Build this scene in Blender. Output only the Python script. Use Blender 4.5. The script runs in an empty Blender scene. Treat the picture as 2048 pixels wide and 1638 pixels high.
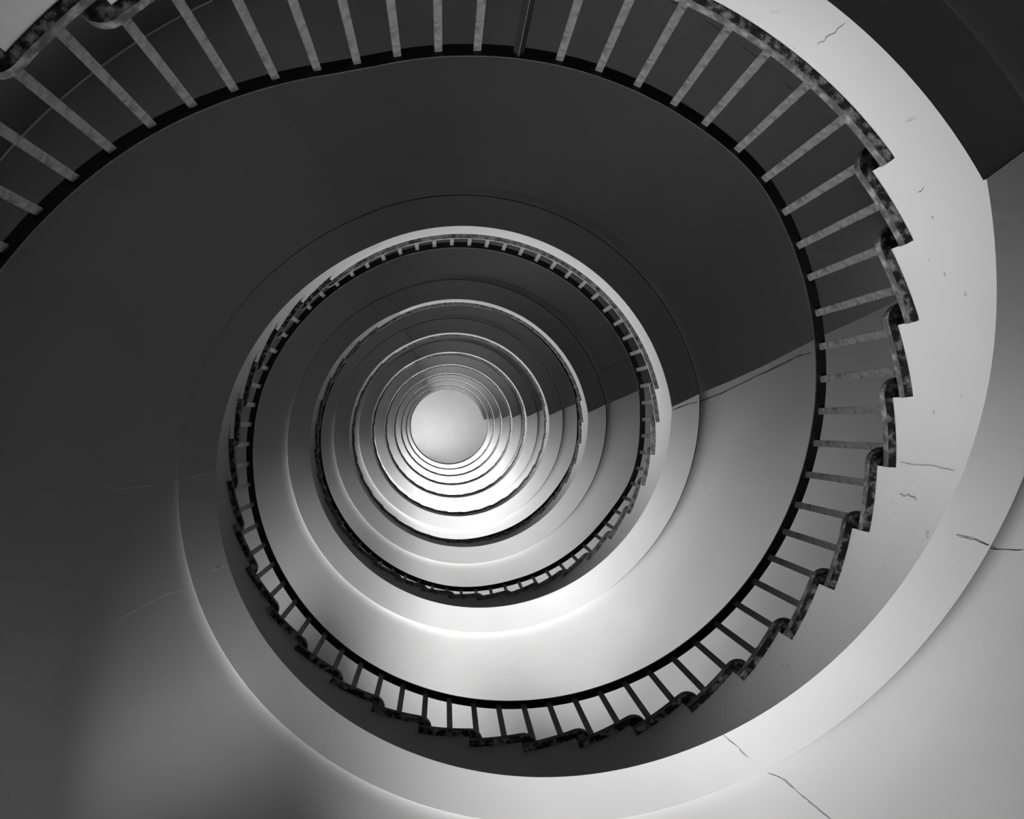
import bpy, math, random
from mathutils import Matrix, Vector
# ---------------------------------------------------------------- camera, world, light, exposure
ZO = 1.205                       # the eye stands this far above the ground floor
CAM_POS = (-0.1878, -0.1169, ZO)
TILT_X, TILT_Y, FOCAL_PX = 0.01648, 0.08534, 1600.0
scene = bpy.context.scene
COL = scene.collection

def look_up_matrix(tx, ty):
    rx = Matrix.Rotation(tx, 3, 'X')
    ry = Matrix.Rotation(ty, 3, 'Y')
    m = rx @ ry                  # x right, y down, z into the picture
    return Matrix(((m[0][0], -m[0][1], -m[0][2]), (m[1][0], -m[1][1], -m[1][2]), (m[2][0], -m[2][1], -m[2][2])))

cam = bpy.data.cameras.new('camera')
cam.sensor_fit = 'HORIZONTAL'
cam.sensor_width = 36.0
cam.lens = FOCAL_PX / 2048.0 * 36.0
cam.clip_start = 0.02
cam.clip_end = 200.0
cam_ob = bpy.data.objects.new('camera', cam)
mw = look_up_matrix(TILT_X, TILT_Y).to_4x4()
mw.translation = Vector(CAM_POS)
cam_ob.matrix_world = mw
COL.objects.link(cam_ob)
scene.camera = cam_ob

world = bpy.data.worlds.new('overcast_sky')
scene.world = world
world.use_nodes = True
world.node_tree.nodes['Background'].inputs[0].default_value = (0.8, 0.8, 0.8, 1)
world.node_tree.nodes['Background'].inputs[1].default_value = 0.6

scene.view_settings.view_transform = 'Standard'
scene.view_settings.look = 'None'
scene.view_settings.gamma = 1.0
scene.view_settings.use_curve_mapping = False
scene.view_settings.exposure = 0.0
scene.cycles.max_bounces = 7
scene.cycles.diffuse_bounces = 4

# windows of the stair hall: three to a storey, stepping up with the flight; daylight comes in level from the street
R_WALL = 4.10
H_FIRST, H_UP = 4.1825, 3.9182   # storey heights
WINDOWS = [(70.0, 101.0, 6.20, 7.70), (103.5, 135.0, 6.65, 8.15), (137.5, 170.0, 7.20, 8.70)]  # degrees round the wall, sill, head
LIGHT_YAWS, LIGHT_SHARES, LIGHT_SPREAD = (-35.0, -65.0, -98.0), (0.38, 0.34, 0.28), 52.0
LIGHT_RISE = [-1, 3, 5, 8, 10, 12, 14, 14, 14, 14, 19]
STREET, STRIP_W, STRIP_H, POWER = 5.0, 6.0, 1.4, 720
DAYLIGHT = [0.9, 0.95, 0.58, 0.85, 1.3, 1.7, 2.2, 2.4, 2.6, 2.4, 0.85]

def window_rects(n):
    off = H_UP * (n - 1)
    return [(a, b, z0 + off, z1 + off) for a, b, z0, z1 in WINDOWS]

for n, power in enumerate(DAYLIGHT):
    _, _, z0, z1 = window_rects(n)[1]
    mid = math.radians(120)
    for yaw, share in zip(LIGHT_YAWS, LIGHT_SHARES):
        li = bpy.data.lights.new('street_daylight', 'AREA')
        li.shape = 'RECTANGLE'
        li.size, li.size_y = STRIP_W, STRIP_H
        li.energy = power * share * POWER
        li.spread = math.radians(LIGHT_SPREAD)
        lo = bpy.data.objects.new('street_daylight', li)
        yaw = math.radians(yaw)
        aim = Vector((math.cos(yaw), math.sin(yaw), math.tan(math.radians(LIGHT_RISE[n]))))
        aim.normalize()
        lo.location = Vector((R_WALL * math.cos(mid), R_WALL * math.sin(mid), (z0 + z1) / 2 + ZO)) - aim * STREET
        lo.rotation_euler = aim.to_track_quat('-Z', 'Y').to_euler()
        COL.objects.link(lo)

# ---------------------------------------------------------------- materials
def new_mat(name):
    m = bpy.data.materials.new(name)
    m.use_nodes = True
    nt = m.node_tree
    return m, nt, nt.nodes['Principled BSDF']

def node(nt, kind, **kw):
    n = nt.nodes.new(kind)
    for k, v in kw.items():
        if hasattr(n, k):
            setattr(n, k, v)
        else:
            n.inputs[k].default_value = v
    return n

def ramp(nt, stops):
    r = nt.nodes.new('ShaderNodeValToRGB')
    el = r.color_ramp.elements
    while len(el) < len(stops):
        el.new(0.5)
    for e, (p, g) in zip(el, stops):
        e.position = p
        e.color = (g, g, g, 1)
    return r

def coords(nt):
    return nt.nodes.new('ShaderNodeTexCoord').outputs['Object']

def painted(name, level, spread, rough, specks=0.0, bump=0.06):
    m, nt, b = new_mat(name)
    co = coords(nt)
    n1 = node(nt, 'ShaderNodeTexNoise', Scale=1.3, Detail=4.0)
    nt.links.new(co, n1.inputs['Vector'])
    r1 = ramp(nt, [(0.3, level * (1 - spread)), (0.7, level * (1 + spread))])
    nt.links.new(n1.outputs['Fac'], r1.inputs[0])
    col = r1.outputs[0]
    if specks:
        n2 = node(nt, 'ShaderNodeTexNoise', Scale=11.0, Detail=5.0, Roughness=0.62)
        nt.links.new(co, n2.inputs['Vector'])
        r2 = ramp(nt, [(0.665, 1.0), (0.71, 1.0 - specks)])
        nt.links.new(n2.outputs['Fac'], r2.inputs[0])
        mx = nt.nodes.new('ShaderNodeMix')
        mx.data_type = 'RGBA'
        mx.blend_type = 'MULTIPLY'
        mx.inputs[0].default_value = 1.0
        nt.links.new(col, mx.inputs[6])
        nt.links.new(r2.outputs[0], mx.inputs[7])
        col = mx.outputs[2]
    nt.links.new(col, b.inputs['Base Color'])
    b.inputs['Roughness'].default_value = rough
    b.inputs['Specular IOR Level'].default_value = 0.25
    n3 = node(nt, 'ShaderNodeTexNoise', Scale=26.0, Detail=6.0)
    nt.links.new(co, n3.inputs['Vector'])
    bp = node(nt, 'ShaderNodeBump', Strength=bump, Distance=0.01)
    nt.links.new(n3.outputs['Fac'], bp.inputs['Height'])
    nt.links.new(bp.outputs[0], b.inputs['Normal'])
    return m

def mottled(name, stops, scale, rough, detail=6.0, bump=0.3, dist=0.01):
    m, nt, b = new_mat(name)
    co = coords(nt)
    n1 = node(nt, 'ShaderNodeTexNoise', Scale=scale, Detail=detail, Roughness=0.6)
    nt.links.new(co, n1.inputs['Vector'])
    r1 = ramp(nt, stops)
    nt.links.new(n1.outputs['Fac'], r1.inputs[0])
    nt.links.new(r1.outputs[0], b.inputs['Base Color'])
    b.inputs['Roughness'].default_value = rough
    bp = node(nt, 'ShaderNodeBump', Strength=bump, Distance=dist)
    nt.links.new(n1.outputs['Fac'], bp.inputs['Height'])
    nt.links.new(bp.outputs[0], b.inputs['Normal'])
    return m

M_SOFFIT = painted('soffit_paint', 0.42, 0.05, 0.7)
M_BORDER = painted('border_paint', 0.41, 0.05, 0.7)
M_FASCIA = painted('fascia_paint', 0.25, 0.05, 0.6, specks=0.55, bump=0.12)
M_FASCIA_LIT = painted('lit_fascia_paint', 0.40, 0.04, 0.6, specks=0.3, bump=0.1)  # paler fascia copy, puts the brighter light of the upper rings into the colour
M_WALL = painted('wall_paint', 0.21, 0.06, 0.8)
M_TREAD_CLEAN = mottled('scuffed_tread', [(0.36, 0.02), (0.47, 0.06), (0.56, 0.11), (0.68, 0.16)], 19.0, 0.7, detail=8.0)
M_UNDER_CLEAN = mottled('dusty_underside', [(0.36, 0.06), (0.47, 0.20), (0.56, 0.34), (0.68, 0.45)], 23.0, 0.8, detail=8.0)
M_UNDER = mottled('stained_underside', [(0.42, 0.010), (0.49, 0.05), (0.55, 0.22), (0.64, 0.48)], 24.0, 0.8, detail=9.0)
M_TREAD = mottled('stained_tread', [(0.40, 0.008), (0.49, 0.022), (0.56, 0.050), (0.67, 0.10)], 21.0, 0.7, detail=8.0)
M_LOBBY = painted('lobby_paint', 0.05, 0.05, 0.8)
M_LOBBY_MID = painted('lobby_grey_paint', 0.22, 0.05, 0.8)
M_LOBBY_BACK = painted('lobby_bounce_paint', 0.6, 0.05, 0.8)
M_RISER = painted('riser_paint', 0.42, 0.08, 0.8)
M_RAIL = mottled('black_rail_paint', [(0.3, 0.003), (0.75, 0.010)], 40.0, 0.42, bump=0.15)
M_BALUSTER = mottled('worn_grey_paint', [(0.34, 0.012), (0.46, 0.038), (0.70, 0.070)], 42.0, 0.40, detail=8.0, bump=0.12)
M_POST = mottled('black_post_paint', [(0.3, 0.004), (0.75, 0.010)], 30.0, 0.35, bump=0.1)
M_FLOOR = mottled('ground_stone', [(0.3, 0.42), (0.7, 0.52)], 6.0, 0.6, bump=0.05)
M_FRAME = painted('window_frame_paint', 0.5, 0.04, 0.5)
M_JOINT = painted('joint_filler', 0.85, 0.03, 0.6)
M_CRACK = mottled('crack_shadow', [(0.3, 0.02), (0.7, 0.09)], 60.0, 0.9)
M_SCRATCH = mottled('bare_plaster', [(0.3, 0.70), (0.7, 0.80)], 60.0, 0.9)

def glass():
    m, nt, b = new_mat('window_glass')
    out = nt.nodes['Material Output']
    tr = nt.nodes.new('ShaderNodeBsdfTransparent')
    gl = node(nt, 'ShaderNodeBsdfGlossy', Roughness=0.05)
    mix = nt.nodes.new('ShaderNodeMixShader')
    mix.inputs[0].default_value = 0.08
    nt.links.new(tr.outputs[0], mix.inputs[1])
    nt.links.new(gl.outputs[0], mix.inputs[2])
    nt.links.new(mix.outputs[0], out.inputs[0])
    return m
M_GLASS = glass()

# ---------------------------------------------------------------- helpers
def P(r, deg, z):
    a = math.radians(deg)
    return (r * math.cos(a), r * math.sin(a), z + ZO)

def mesh_ob(name, verts, faces, mat, parent=None, smooth=False):
    me = bpy.data.meshes.new(name)
    me.from_pydata([tuple(v) for v in verts], [], faces)
    me.materials.append(mat)
    if smooth:
        me.polygons.foreach_set('use_smooth', [True] * len(me.polygons))
    me.update()
    ob = bpy.data.objects.new(name, me)
    COL.objects.link(ob)
    if parent is not None:
        ob.parent = parent
    return ob

def empty(name, label, cat, group=None):
    o = bpy.data.objects.new(name, None)
    o.empty_display_size = 0.2
    COL.objects.link(o)
    o['label'] = label
    o['category'] = cat
    if group:
        o['group'] = group
    return o

def structure(o, label, cat):
    o['kind'] = 'structure'
    o['label'] = label
    o['category'] = cat
    return o

def frange(a, b, step):
    n = max(1, int(math.ceil(abs(b - a) / step - 1e-6)))
    return [a + (b - a) * i / n for i in range(n + 1)]

def interp(x, pts):
    if x <= pts[0][0]:
        (x0, y0), (x1, y1) = pts[0], pts[1]
        return y0 + (y1 - y0) * (x - x0) / (x1 - x0)
    for (x0, y0), (x1, y1) in zip(pts, pts[1:]):
        if x <= x1:
            return y0 + (y1 - y0) * (x - x0) / (x1 - x0)
    (x0, y0), (x1, y1) = pts[-2], pts[-1]
    return y0 + (y1 - y0) * (x - x0) / (x1 - x0)

def smoothpts(pts, step=3.0, rad=9.0):
    xs = frange(pts[0][0], pts[-1][0], step)
    out = []
    for x in xs:
        w = min(rad, x - pts[0][0], pts[-1][0] - x)
        ks = [-1, -.5, 0, .5, 1]
        out.append((x, sum(interp(x + k * w, pts) for k in ks) / 5))
    return out

def grid(rows):
    verts, faces, n = [], [], len(rows[0])
    for r in rows:
        verts += r
    for i in range(len(rows) - 1):
        for j in range(n - 1):
            faces.append((i * n + j, i * n + j + 1, (i + 1) * n + j + 1, (i + 1) * n + j))
    return verts, faces

# ---------------------------------------------------------------- layout of the stair
R_TREAD, R_FASCIA, R_LINE, R_RAIL = 1.703, 1.738, 1.990, 1.850
R_SOFFIT = 4.098
TREAD_T = 0.045
STEP = 9.86
NOSE = 2.7                       # degrees from nosing front to riser
Z1 = 2.7133
N_FLIGHTS = 10
TOP1 = 4.1825

def landing_z(n):                # floor level of landing n (1..10)
    return Z1 if n == 1 else Z1 + H_FIRST + H_UP * (n - 2)

def flight_risers(n):
    return 28 if n == 1 else 26

def first_nosing(n):             # angle of the first nosing of flight n
    if n == 0:
        return -113.8 - 25 * STEP
    if n == 1:
        return -39.6
    return -16.5 + 360.0 * (n - 1)

def nosing(n, i):
    return first_nosing(n) + STEP * (i - 1)

def tread_z(n, i):
    if n == 0:
        return Z1 - 0.1507 * (26 - i)
    return landing_z(n) + i * (H_FIRST / 28 if n == 1 else H_UP / 26)

def landing_span(n):             # nosing of landing n, riser of the flight that leaves it
    a = nosing(n - 1, flight_risers(n - 1))
    b = first_nosing(n) + NOSE if n < N_FLIGHTS else first_nosing(n) + NOSE
    return a, b

SOFFIT_L1, SOFFIT_L2 = 2.365, 6.575
FL1 = smoothpts([(-30.2, 2.350), (-5, 2.695), (23, 3.18), (58, 3.785), (98, 4.41), (141, 5.03), (173, 5.58), (206, 6.13), (230, 6.49), (244, 6.575)])
FL0 = [(-369.0, SOFFIT_L1 - 4.19), (-97.0, SOFFIT_L1)]
FL2 = [(-8.0, 0.0), (244.0, H_UP)]

def soffit_landing_z(n):
    return SOFFIT_L1 if n == 1 else SOFFIT_L2 + H_UP * (n - 2)

def line_warp_end(r):            # the fold where a landing soffit meets the flight leaving it
    return -interp(max(r, 1.72), [(1.72, 0.0), (2.0, 2.4), (3.07, 7.5), (4.1, 9.8)])

def line_warp_start(r):
    return -interp(max(r, 1.72), [(1.72, 0.0), (3.2, 3.5), (4.1, 4.1)])

def fold_end(n, r):
    if n == 1:
        return -30.2 + 0.35 * line_warp_end(r)
    return -8.0 + 360.0 * (n - 1) + line_warp_end(r)

def fold_start(n, r):            # fold where flight n-1 arrives at landing n
    if n == 1:
        return -97.0 + line_warp_start(r)
    return -116.0 + 360.0 * (n - 1) + line_warp_start(r)

def flight_soffit_z(n, t):       # t 0..1 along the flight
    if n == 0:
        return interp(-369.0 + t * 272.0, FL0)
    if n == 1:
        return interp(-30.2 + t * 274.2, FL1)
    return soffit_landing_z(n) + H_UP * t

def cove(x):                     # height of the soffit behind the border line
    w, h = 0.11, 0.042
    if x >= w:
        return h
    u = 1 - x / w
    return h * math.sqrt(max(0.0, 1 - u * u))

GAP_D = 0.06
def gap(deg):                    # width of the open joint behind the border; plastered shut round the window side
    a = deg % 360.0
    if a < 180:
        a += 360.0
    return 0.013 * interp(min(max(a, 181.0), 539.0), [(181, 0.38), (205, 0.5), (232, 1.0), (380, 1.0), (408, 0.3), (430, 0.0), (512, 0.0), (539, 0.38)])

R_BORDER = [R_FASCIA, 1.80, 1.90, R_LINE]
R_MAIN = [R_LINE + d for d in (0.0, 0.0015, 0.005, 0.012, 0.022, 0.036, 0.055, 0.08, 0.11)] + [2.3, 2.6, 2.9, 3.2, 3.5, 3.8, R_SOFFIT]

def soffit_patch(name, radii, a_fn, b_fn, z_fn, mat, parent, extra=False, step=2.0):
    n = max(4, int(abs(b_fn(2.0) - a_fn(2.0)) / step))
    rows, gaps, joint = [], [], []
    for i in range(n + 1):
        t = i / n
        if not extra:
            rows.append([P(r, a_fn(r) + (b_fn(r) - a_fn(r)) * t, z_fn(t)) for r in radii])
            continue
        th0 = a_fn(R_LINE) + (b_fn(R_LINE) - a_fn(R_LINE)) * t
        g = gap(th0)
        row = []
        for r in radii:
            q = R_LINE + g + (r - R_LINE) * (0.11 - g) / 0.11 if r < R_LINE + 0.11 else r
            row.append(P(q, a_fn(q) + (b_fn(q) - a_fn(q)) * t, z_fn(t) + cove(q - R_LINE)))
        rows.append(row)
        z = z_fn(t)
        gaps.append([P(R_LINE, th0, z), P(R_LINE, th0, z + GAP_D), P(R_LINE + max(g, 0.0005), th0, z + GAP_D), P(R_LINE + max(g, 0.0005), th0, z + cove(g))])
        joint.append([P(R_SOFFIT - 0.009, a_fn(R_SOFFIT) + (b_fn(R_SOFFIT) - a_fn(R_SOFFIT)) * t, z + 0.041), P(R_SOFFIT - 0.001, a_fn(R_SOFFIT) + (b_fn(R_SOFFIT) - a_fn(R_SOFFIT)) * t, z + 0.028)])
    if extra:
        gv, gf = grid(gaps)
        mesh_ob('shadow_gap', gv, gf, mat, parent)
        jv, jf = grid(joint)
        if parent['category'] == 'stairs':
            mesh_ob('wall_joint', jv, jf, M_JOINT, parent)
    v, f = grid(rows)
    return mesh_ob(name, v, f, mat, parent, smooth=True)

def sector_slab(name, a, b, z_top, parent, mat, r0=R_TREAD, r1=R_SOFFIT, thick=TREAD_T, corner=0.072, step=2.0):
    """flat tread or landing with a rounded inner front corner and slightly eased edges"""
    pts = []                     # outline in plan, inner edge from the back to the front, then out
    da = math.degrees(corner / r0)
    for t in frange(b, a + da, step):
        pts.append((r0, t))
    for k in range(1, 7):
        ph = math.radians(90 * k / 6)
        pts.append((r0 + corner * (1 - math.cos(ph)), a + da * (1 - math.sin(ph))))
    pts.append((r1, a))
    for t in frange(a, b, max(step, 4))[1:]:
        pts.append((r1, t))
    n = len(pts)
    e = 0.006
    v = []
    lv = [(z_top - thick, 0.0), (z_top - e, 0.0), (z_top, e)]
    for z, inset in lv:
        for r, t in pts:
            rr = r + inset if r < r1 - 0.01 else r
            v.append(P(rr, t, z))
    f = [tuple(range(n)), tuple(reversed(range(2 * n, 3 * n)))]
    for L in range(2):
        for i in range(n):
            j = (i + 1) % n
            f.append((L * n + j, L * n + i, (L + 1) * n + i, (L + 1) * n + j))
    ob = mesh_ob(name, v, f, mat, parent)
    ob.data.materials.append(M_UNDER if mat is M_TREAD else M_UNDER_CLEAN)
    ob.data.polygons[0].material_index = 1     # bare underside
    return ob

def fascia_strip(parent, cols, mat=None):
    """cols: (angle, z_low, z_high) columns, repeated where the top steps"""
    v, f = [], []
    for t, lo, hi in cols:
        v += [P(R_FASCIA, t, lo), P(R_FASCIA, t, hi)]
    for i in range(len(cols) - 1):
        if abs(cols[i + 1][0] - cols[i][0]) < 1e-4:
            continue
        a, b = i * 2, (i + 1) * 2
        f += [(a, b, b + 1, a + 1)]
    ob = mesh_ob('fascia', v, f, mat or M_FASCIA, parent, smooth=True)
    me = ob.data
    sign = 1.0 if me.polygons[0].normal.dot(Vector((-v[0][0], -v[0][1], 0))) > 0 else -1.0
    me.normals_split_custom_set_from_vertices([Vector((-p[0], -p[1], 0)).normalized() * sign for p in v])
    return ob

# ---------------------------------------------------------------- the room: ground floor, ceiling, round wall, windows
Z_GROUND = -ZO
Z_CEIL = landing_z(10) + 6.30
LOBBY_A, LOBBY_B = 246.0, 334.0
def lobby_top(n):                # lobby ceilings run on level with the landing soffit above
    return soffit_landing_z(n + 1) + 0.042
def disc(name, z, up, mat):
    ts = frange(0, 360, 3)[:-1]
    rr = [0.0, 1.0, 2.0, 3.0, 4.40]
    v = [P(0, 0, z)]
    f = []
    m = len(ts)
    for r in rr[1:]:
        v += [P(r, t, z) for t in ts]
    for i in range(m):
        j = (i + 1) % m
        f.append((0, 1 + i, 1 + j))
        for k in range(len(rr) - 2):
            a, b = 1 + k * m, 1 + (k + 1) * m
            f.append((a + i, b + i, b + j, a + j))
    if not up:
        f = [tuple(reversed(q)) for q in f]
    return mesh_ob(name, v, f, mat)
structure(disc('floor', Z_GROUND, True, M_FLOOR), 'pale stone ground floor of the stair hall', 'floor')
structure(disc('ceiling', Z_CEIL, False, M_SOFFIT), 'pale round ceiling at the very top of the stairwell', 'ceiling')

def build_wall():
    rects = [r for n in range(11) for r in window_rects(n)]
    lobbies = [(LOBBY_A, LOBBY_B, landing_z(n), lobby_top(n)) for n in range(1, N_FLIGHTS + 1)]
    rects += lobbies
    cuts = sorted(set([0.0, 360.0, LOBBY_A, LOBBY_B] + [x for a, b, _, _ in WINDOWS for x in (a, b)]))
    ts = [cuts[0]]
    for p, q in zip(cuts, cuts[1:]):
        ts += frange(p, q, 2.5)[1:]
    zs = sorted(set([Z_GROUND, Z_CEIL] + [round(z, 4) for r in rects for z in r[2:]]))
    v, f, idx = [], [], {}
    def vert(r, t, z):
        k = (round(r, 3), round(t % 360, 3), round(z, 4))
        if k not in idx:
            idx[k] = len(v)
            v.append(P(r, t, z))
        return idx[k]
    for j in range(len(ts) - 1):
        t0, t1 = ts[j], ts[j + 1]
        mid = (t0 + t1) / 2
        mine = [r for r in rects if r[0] < mid < r[1]]
        for z0, z1 in zip(zs, zs[1:]):
            zm = (z0 + z1) / 2
            if any(r[2] < zm < r[3] for r in mine):
                continue
            f.append((vert(R_WALL, t0, z0), vert(R_WALL, t0, z1), vert(R_WALL, t1, z1), vert(R_WALL, t1, z0)))
            f.append((vert(4.42, t0, z0), vert(4.42, t1, z0), vert(4.42, t1, z1), vert(4.42, t0, z1)))
        for r in mine:
            if r in lobbies:
                continue
            for zz in r[2:]:
                f.append((vert(R_WALL, t0, zz), vert(R_WALL, t1, zz), vert(4.42, t1, zz), vert(4.42, t0, zz)))
    for a, b, z0, z1 in rects:
        if (a, b, z0, z1) in lobbies:
            continue
        for t in (a, b):
            f.append((vert(R_WALL, t, z0), vert(4.42, t, z0), vert(4.42, t, z1), vert(R_WALL, t, z1)))
    return mesh_ob('wall_outer', v, f, M_WALL)
structure(build_wall(), 'round plastered wall enclosing the stair, seen past the top left balusters', 'wall')

def arc_bar(name, a, b, r0, r1, z0, z1, mat, parent, step=4.0):
    v, f = [], []
    ts = frange(a, b, step)
    for t in ts:
        v += [P(r0, t, z0), P(r1, t, z0), P(r1, t, z1), P(r0, t, z1)]
    for i in range(len(ts) - 1):
        p, q = i * 4, (i + 1) * 4
        for k in range(4):
            f.append((p + k, q + k, q + (k + 1) % 4, p + (k + 1) % 4))
    f += [(0, 1, 2, 3), tuple(reversed([len(v) - 4 + k for k in range(4)]))]
    return mesh_ob(name, v, f, mat, parent)

WHERE = ['first', 'second', 'third', 'fourth', 'fifth', 'sixth', 'seventh', 'eighth', 'ninth', 'tenth', 'eleventh']
def lobby(n):
    """the unlit floor lobby that opens off a landing"""
    z0, z1 = landing_z(n), lobby_top(n)
    ts = frange(LOBBY_A, LOBBY_B, 6)
    prof = [(R_SOFFIT, z0), (7.2, z0), (7.2, z1), (R_SOFFIT, z1)]
    rows = [[P(r, t, z) for r, z in prof] for t in ts]
    v, f = grid(rows)
    f += [(0, 1, 2, 3), tuple(reversed([len(v) - 4 + k for k in range(4)]))]
    ob = mesh_ob('wall_lobby', v, f, M_LOBBY)
    ob.data.materials.append(M_LOBBY_MID if n < 3 else M_LOBBY_BACK)      # far wall made lighter to bounce light across the well
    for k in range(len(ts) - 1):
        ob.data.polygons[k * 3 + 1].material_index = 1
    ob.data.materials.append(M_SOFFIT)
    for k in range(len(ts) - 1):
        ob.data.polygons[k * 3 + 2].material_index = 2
    if n in (3,) or n >= 5:                     # pale all round, added to bounce light onto the landing above
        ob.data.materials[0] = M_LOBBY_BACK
    return ob
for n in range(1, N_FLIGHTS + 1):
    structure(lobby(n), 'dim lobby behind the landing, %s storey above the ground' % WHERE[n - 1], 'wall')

PLACE = ['lower', 'middle', 'upper']
for n in range(11):
    for k, (wa, wb, z0, z1) in enumerate(window_rects(n)):
        w = bpy.data.objects.new('window_%d' % (n * 3 + k + 1), None)
        COL.objects.link(w)
        structure(w, '%s of three curved windows stepping up the wall, %s storey from the ground' % (PLACE[k], WHERE[n]), 'window')
        fr = 0.05
        arc_bar('frame', wa, wb, 4.26, 4.32, z0, z0 + fr, M_FRAME, w)
        arc_bar('frame', wa, wb, 4.26, 4.32, z1 - fr, z1, M_FRAME, w)
        cols = [wa + 0.3 + (wb - wa - 0.6) * q / 3 for q in range(4)]
        for c in cols:
            arc_bar('mullion', c - 0.3, c + 0.3, 4.26, 4.32, z0 + fr, z1 - fr, M_FRAME, w)
        for c, d in zip(cols, cols[1:]):
            arc_bar('pane', c + 0.3, d - 0.3, 4.285, 4.292, z0 + fr, z1 - fr, M_GLASS, w)

# ---------------------------------------------------------------- flights
RING = ['lowest flight of steps, its nosings crossing the upper left corner',
        'largest sweep of steps, from the right edge round the bottom',
        'second ring of steps inward, with dark zigzag edge below its bright border',
        'third ring of steps inward, railing hidden behind its zigzag edge',
        'fourth ring of steps inward from the frame edge',
        'fifth ring of steps inward from the frame edge',
        'sixth ring of steps inward from the frame edge',
        'seventh ring of steps inward, thin pale line',
        'eighth ring of steps inward, next to the innermost',
        'innermost ring of steps, bordering the pale round ceiling']
for n in range(N_FLIGHTS):
    fl = empty('stair_flight', 'white plastered ' + RING[n], 'stairs', 'curved stair flights')
    a_fn = (lambda r, n=n: fold_end(n, r)) if n > 0 else (lambda r: -369.0)
    b_fn = lambda r, n=n: fold_start(n + 1, r)
    zf = lambda t, n=n: flight_soffit_z(n, t)
    lo_clip = Z_GROUND + 0.004
    zfc = (lambda t: max(zf(t), lo_clip)) if n == 0 else zf
    soffit_patch('soffit', R_MAIN, a_fn, b_fn, zfc, M_SOFFIT, fl, extra=True)
    soffit_patch('soffit_border', R_BORDER, a_fn, b_fn, zfc, M_BORDER, fl)
    # stepped inner face
    cols = []
    a0, b0 = a_fn(R_FASCIA), b_fn(R_FASCIA)
    zlow = lambda t: zfc((t - a0) / (b0 - a0))
    risers = flight_risers(n)
    edges = [nosing(n, i) + NOSE for i in range(1, risers + 1)]
    def top_at(t):
        k = sum(1 for e in edges if t >= e - 1e-6)
        z = tread_z(n, k) if k > 0 else (landing_z(n) if n > 0 else Z_GROUND + 0.05)
        return z - TREAD_T
    ts = sorted(set([round(x, 4) for x in frange(a0, b0, 2.0)] + [round(e, 4) for e in edges if a0 < e < b0]))
    for t in ts:
        if any(abs(t - e) < 1e-3 for e in edges):
            cols.append((t, zlow(t), top_at(t - 0.01)))
        cols.append((t, zlow(t), top_at(t + 0.01)))
    fascia_strip(fl, cols, M_FASCIA if n < 3 else M_FASCIA_LIT)
    for i in range(1, risers + 1):
        if i < risers:
            sector_slab('tread', nosing(n, i), nosing(n, i + 1) + NOSE, tread_z(n, i), fl, M_TREAD if n < 2 else M_TREAD_CLEAN)
        t = nosing(n, i) + NOSE
        zb = tread_z(n, i - 1) if i > 1 else (landing_z(n) if n > 0 else Z_GROUND)
        zt = tread_z(n, i) - TREAD_T
        v = [P(R_FASCIA, t, zb), P(R_SOFFIT, t, zb), P(R_SOFFIT, t, zt), P(R_FASCIA, t, zt)]
        mesh_ob('riser', v, [(0, 1, 2, 3)], M_RISER, fl)

# ---------------------------------------------------------------- landings
LAND = ['lowest landing, its bright edge sweeping across the upper right corner',
        'second landing up, broad dark underside spread across the top',
        'third landing up, dark underside inside the second railing ring',
        'fourth landing up, mid grey underside',
        'fifth landing up, dark grey underside',
        'sixth landing up from the ground',
        'seventh landing up from the ground',
        'eighth landing up from the ground',
        'ninth landing up, just under the top one',
        'topmost landing, thin dark crescent at the ceiling']
for n in range(1, N_FLIGHTS + 1):
    la = empty('landing', 'white plastered ' + LAND[n - 1], 'landing', 'stair landings')
    a_fn = lambda r, n=n: fold_start(n, r)
    b_fn = lambda r, n=n: fold_end(n, r)
    z = soffit_landing_z(n)
    zf = lambda t, z=z: z
    soffit_patch('soffit', R_MAIN, a_fn, b_fn, zf, M_SOFFIT, la, extra=True)
    soffit_patch('soffit_border', R_BORDER, a_fn, b_fn, zf, M_BORDER, la)
    a, b = landing_span(n)
    sector_slab('floor_slab', a, b, landing_z(n), la, M_TREAD if n < 2 else M_TREAD_CLEAN)
    fa, fb = a_fn(R_FASCIA), b_fn(R_FASCIA)
    hi = landing_z(n) - TREAD_T
    cols = []
    nx = [first_nosing(n) + NOSE + STEP * k for k in range(4)] if n < N_FLIGHTS else []
    ts = sorted(set([round(x, 4) for x in frange(fa, fb, 2.0)] + [round(e, 4) for e in nx if fa < e < fb]))
    for t in ts:
        k0 = sum(1 for e in nx if t - 0.01 >= e)
        k1 = sum(1 for e in nx if t + 0.01 >= e)
        z0_ = tread_z(n, k0) - TREAD_T if k0 else hi
        z1_ = tread_z(n, k1) - TREAD_T if k1 else hi
        if k0 != k1:
            cols.append((t, z, z0_))
        cols.append((t, z, z1_))
    fascia_strip(la, cols, M_FASCIA if n < 3 else M_FASCIA_LIT)
    if n == N_FLIGHTS:           # closed end of the top landing
        t = fold_end(n, R_FASCIA)
        v = [P(R_FASCIA, t, z), P(R_SOFFIT, fold_end(n, R_SOFFIT), z), P(R_SOFFIT, b, hi), P(R_FASCIA, b, hi)]
        mesh_ob('end_face', v, [(0, 1, 2, 3)], M_RISER, la)

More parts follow.
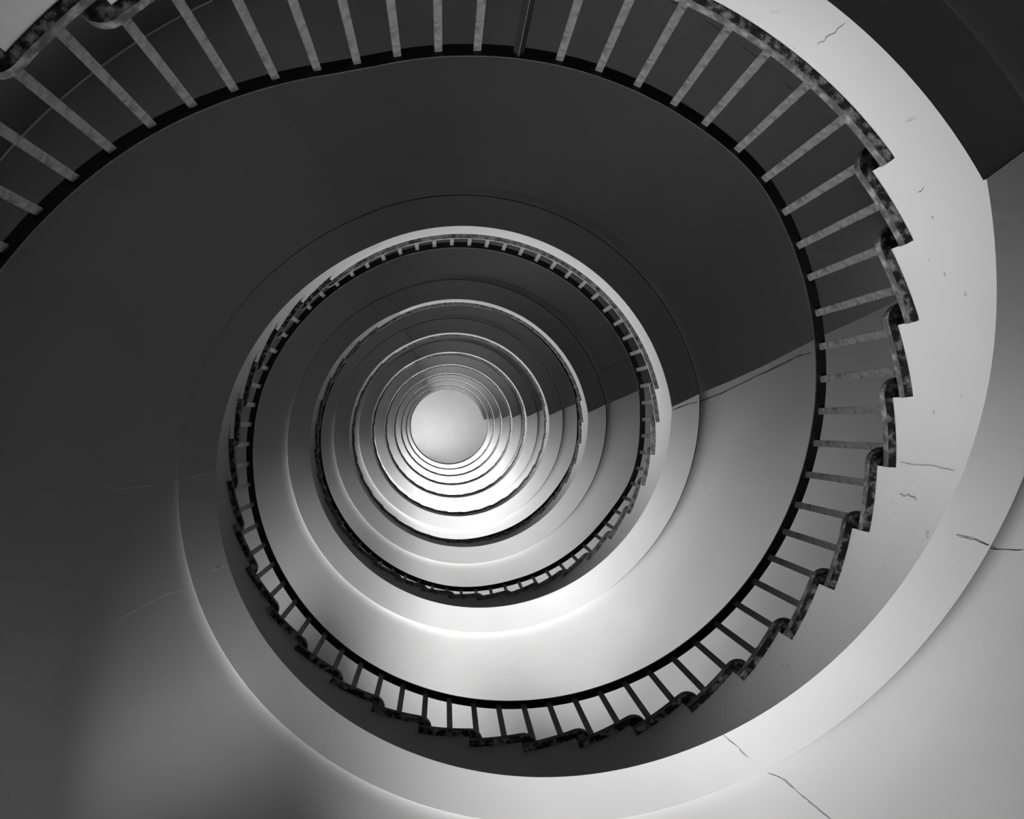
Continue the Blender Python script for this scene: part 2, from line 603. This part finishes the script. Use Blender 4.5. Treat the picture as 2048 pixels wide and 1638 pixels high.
# ---------------------------------------------------------------- balustrades
RAIL1 = smoothpts([(-369, -0.30), (-159.7, 2.936), (-140.4, 3.235), (-121, 3.57), (-109, 3.755), (-92, 3.765), (-50, 3.735), (-44, 3.735), (-27, 3.945), (-8, 4.21), (16, 4.57), (46, 5.03),
                   (81, 5.61), (119, 6.23), (147, 6.73), (172, 7.12), (196, 7.38), (217, 7.70), (236, 7.89), (250, 7.92), (272, 7.92), (324, 7.92), (343, 7.98)], 2.0, 4.0)
RAIL2 = smoothpts([(-17, 7.98), (-6, 8.17), (14, 8.33), (30, 8.78), (50, 9.12), (71, 9.48), (93, 9.68), (140, 10.5), (196, 11.35), (226, 11.78), (240, 11.84), (343, 11.898)], 2.0, 4.0)
def rail_z(t):
    if t <= 343:
        return interp(t, RAIL1)
    k = math.floor((t + 17) / 360.0)
    return interp(t - 360 * k, RAIL2) + H_UP * (k - 1)

BAL = [-157.0, -151.8, -146.5, -141.3, -135.9, -130.5, -125.0, -119.5, -113.8, -108.2, -102.4, -96.5, -90.9, -84.9, -78.9, -73.0, -67.0, -61.0, -55.6, -49.5,
       -43.6, -37.8, -32.3, -27.1, -21.4, -16.0, -10.7, -5.4, 0.0, 5.5]
t = -162.2
low = []
while t > -355:
    low.append(t)
    t -= 5.2
BAL = low[::-1] + BAL
t = 11.0
END = 343.0 + 360 * 9
while t < END:
    BAL.append(t)
    t += 5.219

def floor_at(t):
    """top of the tread or landing under angle t"""
    for n in range(N_FLIGHTS, 0, -1):
        a, b = landing_span(n)
        if a <= t < b - NOSE:
            return landing_z(n)
    for n in range(N_FLIGHTS):
        if first_nosing(n) <= t < nosing(n, flight_risers(n)):
            return tread_z(n, int((t - first_nosing(n)) / STEP + 1e-6) + 1)
    return Z_GROUND

def box_mesh(name, w, d, mat, turn=0.0):
    """unit-high bar, x radial (d), y tangential (w)"""
    v = []
    for z in (0.0, 1.0):
        for x, y in ((-d / 2, -w / 2), (d / 2, -w / 2), (d / 2, w / 2), (-d / 2, w / 2)):
            c, s = math.cos(turn), math.sin(turn)
            v.append((x * c - y * s, x * s + y * c, z))
    f = [(3, 2, 1, 0), (4, 5, 6, 7), (0, 1, 5, 4), (1, 2, 6, 5), (2, 3, 7, 6), (3, 0, 4, 7)]
    me = bpy.data.meshes.new(name)
    me.from_pydata(v, [], f)
    me.materials.append(mat)
    me.update()
    return me
ME_BAL = box_mesh('baluster', 0.036, 0.016, M_BALUSTER)
ME_POST = box_mesh('post', 0.036, 0.036, M_POST, math.radians(45))
ME_EDGE = box_mesh('lit_edge', 0.0022, 0.004, M_BALUSTER)  # pale strip, paints the highlight along the post's inner corner
R_BAL = R_RAIL + 0.030
RAIL_W, RAIL_H = 0.056, 0.014

def rail_piece(parent, a, b):
    rows = []
    e = 0.003
    prof = [(0, -RAIL_H), (0, -e), (e, 0), (RAIL_W - e, 0), (RAIL_W, -e), (RAIL_W, -RAIL_H), (0, -RAIL_H)]
    for t in frange(a, b, 2.0):
        z = rail_z(t)
        rows.append([P(R_RAIL + x, t, z + dz) for x, dz in prof])
    v, f = grid(rows)
    m = len(prof)
    f += [tuple(range(m - 1)), tuple(reversed([len(v) - m + k for k in range(m - 1)]))]
    return mesh_ob('handrail', v, f, M_RAIL, parent)

BALU = ['lowest railing, pale bars under a black rail across the top left',
        'largest railing ring, black rail with bars from the right edge round the bottom',
        'second railing ring, black rail with short bars around the bright inner rings',
        'third railing ring, mostly hidden behind the step edges',
        'fourth railing ring, mostly hidden behind the step edges',
        'fifth railing ring, mostly hidden behind the step edges',
        'sixth railing ring, mostly hidden behind the step edges',
        'seventh railing ring, mostly hidden behind the step edges',
        'eighth railing ring, mostly hidden behind the step edges',
        'highest railing ring, beside the round ceiling']
cuts = [-362.0, -41.0] + [-18.0 + 360 * k for k in range(1, 10)]
for n in range(N_FLIGHTS):
    a, b = cuts[n], (cuts[n + 1] if n + 1 < len(cuts) else END)
    ba = empty('balustrade', 'black-railed ' + BALU[n], 'railing', 'stair railings')
    rail_piece(ba, a, b)
    for t in BAL:
        if not (a <= t < b):
            continue
        zb = floor_at(t)
        zt = rail_z(t) - RAIL_H
        post = abs(t + 84.9) < 0.01
        o = bpy.data.objects.new('newel_post' if post else 'baluster', ME_POST if post else ME_BAL)
        COL.objects.link(o)
        o.parent = ba
        rr = R_BAL + (0.004 if post else 0)
        o.location = P(rr, t, zb)
        o.rotation_euler = (0, 0, math.radians(t))
        o.scale = (1, 1, zt - zb)
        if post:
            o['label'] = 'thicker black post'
            we = bpy.data.objects.new('lit_edge', ME_EDGE)
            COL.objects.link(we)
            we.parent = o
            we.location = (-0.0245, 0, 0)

# ---------------------------------------------------------------- cracks and scratches in the plaster
THINGS = {}
for o in COL.objects:
    if o.get('category') in ('stairs', 'landing'):
        THINGS.setdefault(o['category'], []).append(o)
def ribbon(name, pts, normal_out, width, mat, parent):
    """thin strip through points, lying on a surface whose outward direction is normal_out(point)"""
    v, f = [], []
    rnd = random.Random(len(pts) * 7 + int(abs(pts[0][0]) * 1000))
    fine = []
    for p, q in zip(pts, pts[1:]):
        n = normal_out(Vector(p))
        w = Vector((rnd.uniform(-1, 1), rnd.uniform(-1, 1), rnd.uniform(-1, 1))) * 0.004
        fine.append(Vector(p) + w - n * w.dot(n))
    fine.append(Vector(pts[-1]))
    for i, p in enumerate(fine):
        d = fine[min(i + 1, len(fine) - 1)] - fine[max(i - 1, 0)]
        n = normal_out(p)
        side = d.cross(n)
        side.normalize()
        w = width * (0.35 if i in (0, len(fine) - 1) else rnd.uniform(0.6, 1.2)) / 2
        for sgn, up in ((-1, 0.0012), (0, 0.0022), (1, 0.0012)):
            v.append(p + side * w * sgn + n * up)
    for i in range(len(fine) - 1):
        for k in range(2):
            f.append((3 * i + k, 3 * i + k + 1, 3 * i + k + 4, 3 * i + k + 3))
    return mesh_ob(name, v, f, mat, parent)

def soffit_point(kind, n, r, deg):
    c = cove(r - R_LINE) if r > R_LINE else 0.0
    if kind == 'landing':
        return P(r, deg, soffit_landing_z(n) + c)
    a, b = fold_end(n, r), fold_start(n + 1, r)
    while deg < a - 60:
        deg += 360
    return P(r, deg, flight_soffit_z(n, min(max((deg - a) / (b - a), 0), 1)) + c)

def refine(pts, k=4):
    out = []
    for (a, b), (c, d) in zip(pts, pts[1:]):
        out += [(a + (c - a) * i / k, b + (d - b) * i / k) for i in range(k)]
    return out + [pts[-1]]
DOWN = lambda p: Vector((0, 0, -1))
INWARD = lambda p: Vector((-p.x, -p.y, 0)).normalized()
SOFFIT_MARKS = [
    ('stairs', 2, 0.007, 0, [(1.742, -7.4), (1.881, -8.2), (2.001, -8.4), (2.192, -9.45), (2.472, -11.3), (2.757, -12.7), (2.951, -13.55), (3.085, -13.6)]),
    ('stairs', 1, 0.004, 1, [(2.512, 172.94), (2.394, 172.11), (2.226, 171.93), (1.988, 172.09), (1.745, 173.1)]),
    ('stairs', 1, 0.004, 1, [(2.548, 153.12), (2.334, 153.42), (2.16, 153.42), (2.061, 152.79)]),
    ('stairs', 1, 0.004, 1, [(1.848, 153.4), (1.745, 153.49)]),
    ('stairs', 1, 0.004, 0, [(2.165, 10.59), (2.043, 11.12), (1.983, 10.77), (1.914, 10.37), (1.828, 10.17)]),
    ('stairs', 1, 0.003, 0, [(1.742, 50.4), (1.811, 49.95), (1.895, 49.74)]),
    ('stairs', 1, 0.003, 0, [(2.028, 49.0), (2.11, 47.94), (2.196, 47.84), (2.272, 47.54), (2.395, 47.14)]),
    ('stairs', 1, 0.003, 1, [(1.754, 118.03), (1.876, 116.97), (1.963, 116.58)]),
    ('landing', 3, 0.006, 0, [(2.063, -23.37), (2.24, -22.92), (2.353, -23.01), (2.534, -22.78)])]
for kind, n, w, pale, pts in SOFFIT_MARKS:
    par = THINGS[kind][n] if kind == 'stairs' else THINGS[kind][n - 1]
    ribbon('crack', [soffit_point(kind, n, r, t) for r, t in refine(pts)], DOWN, w, M_SCRATCH if pale else M_CRACK, par)
FASCIA_MARKS = [
    ('stairs', 1, 0.004, [(6.14, 3.224), (6.33, 3.194), (6.16, 3.158), (6.25, 3.123), (6.66, 3.103)]),
    ('stairs', 1, 0.003, [(1.81, 3.24), (1.9, 3.027), (2.28, 2.87)]),
    ('landing', 1, 0.004, [(-52.09, 2.393), (-52.28, 2.481), (-52.48, 2.559)]),
    ('landing', 1, 0.004, [(-32.03, 2.661), (-32.4, 2.616)]),
    ('landing', 2, 0.009, [(-116.91, 6.63), (-115.2, 6.66), (-113.49, 6.675)])]
for kind, n, w, pts in FASCIA_MARKS:
    par = THINGS[kind][n] if kind == 'stairs' else THINGS[kind][n - 1]
    ribbon('crack', [P(R_FASCIA - 0.001, t, z) for t, z in refine(pts)], INWARD, w * 0.6, M_CRACK, par)
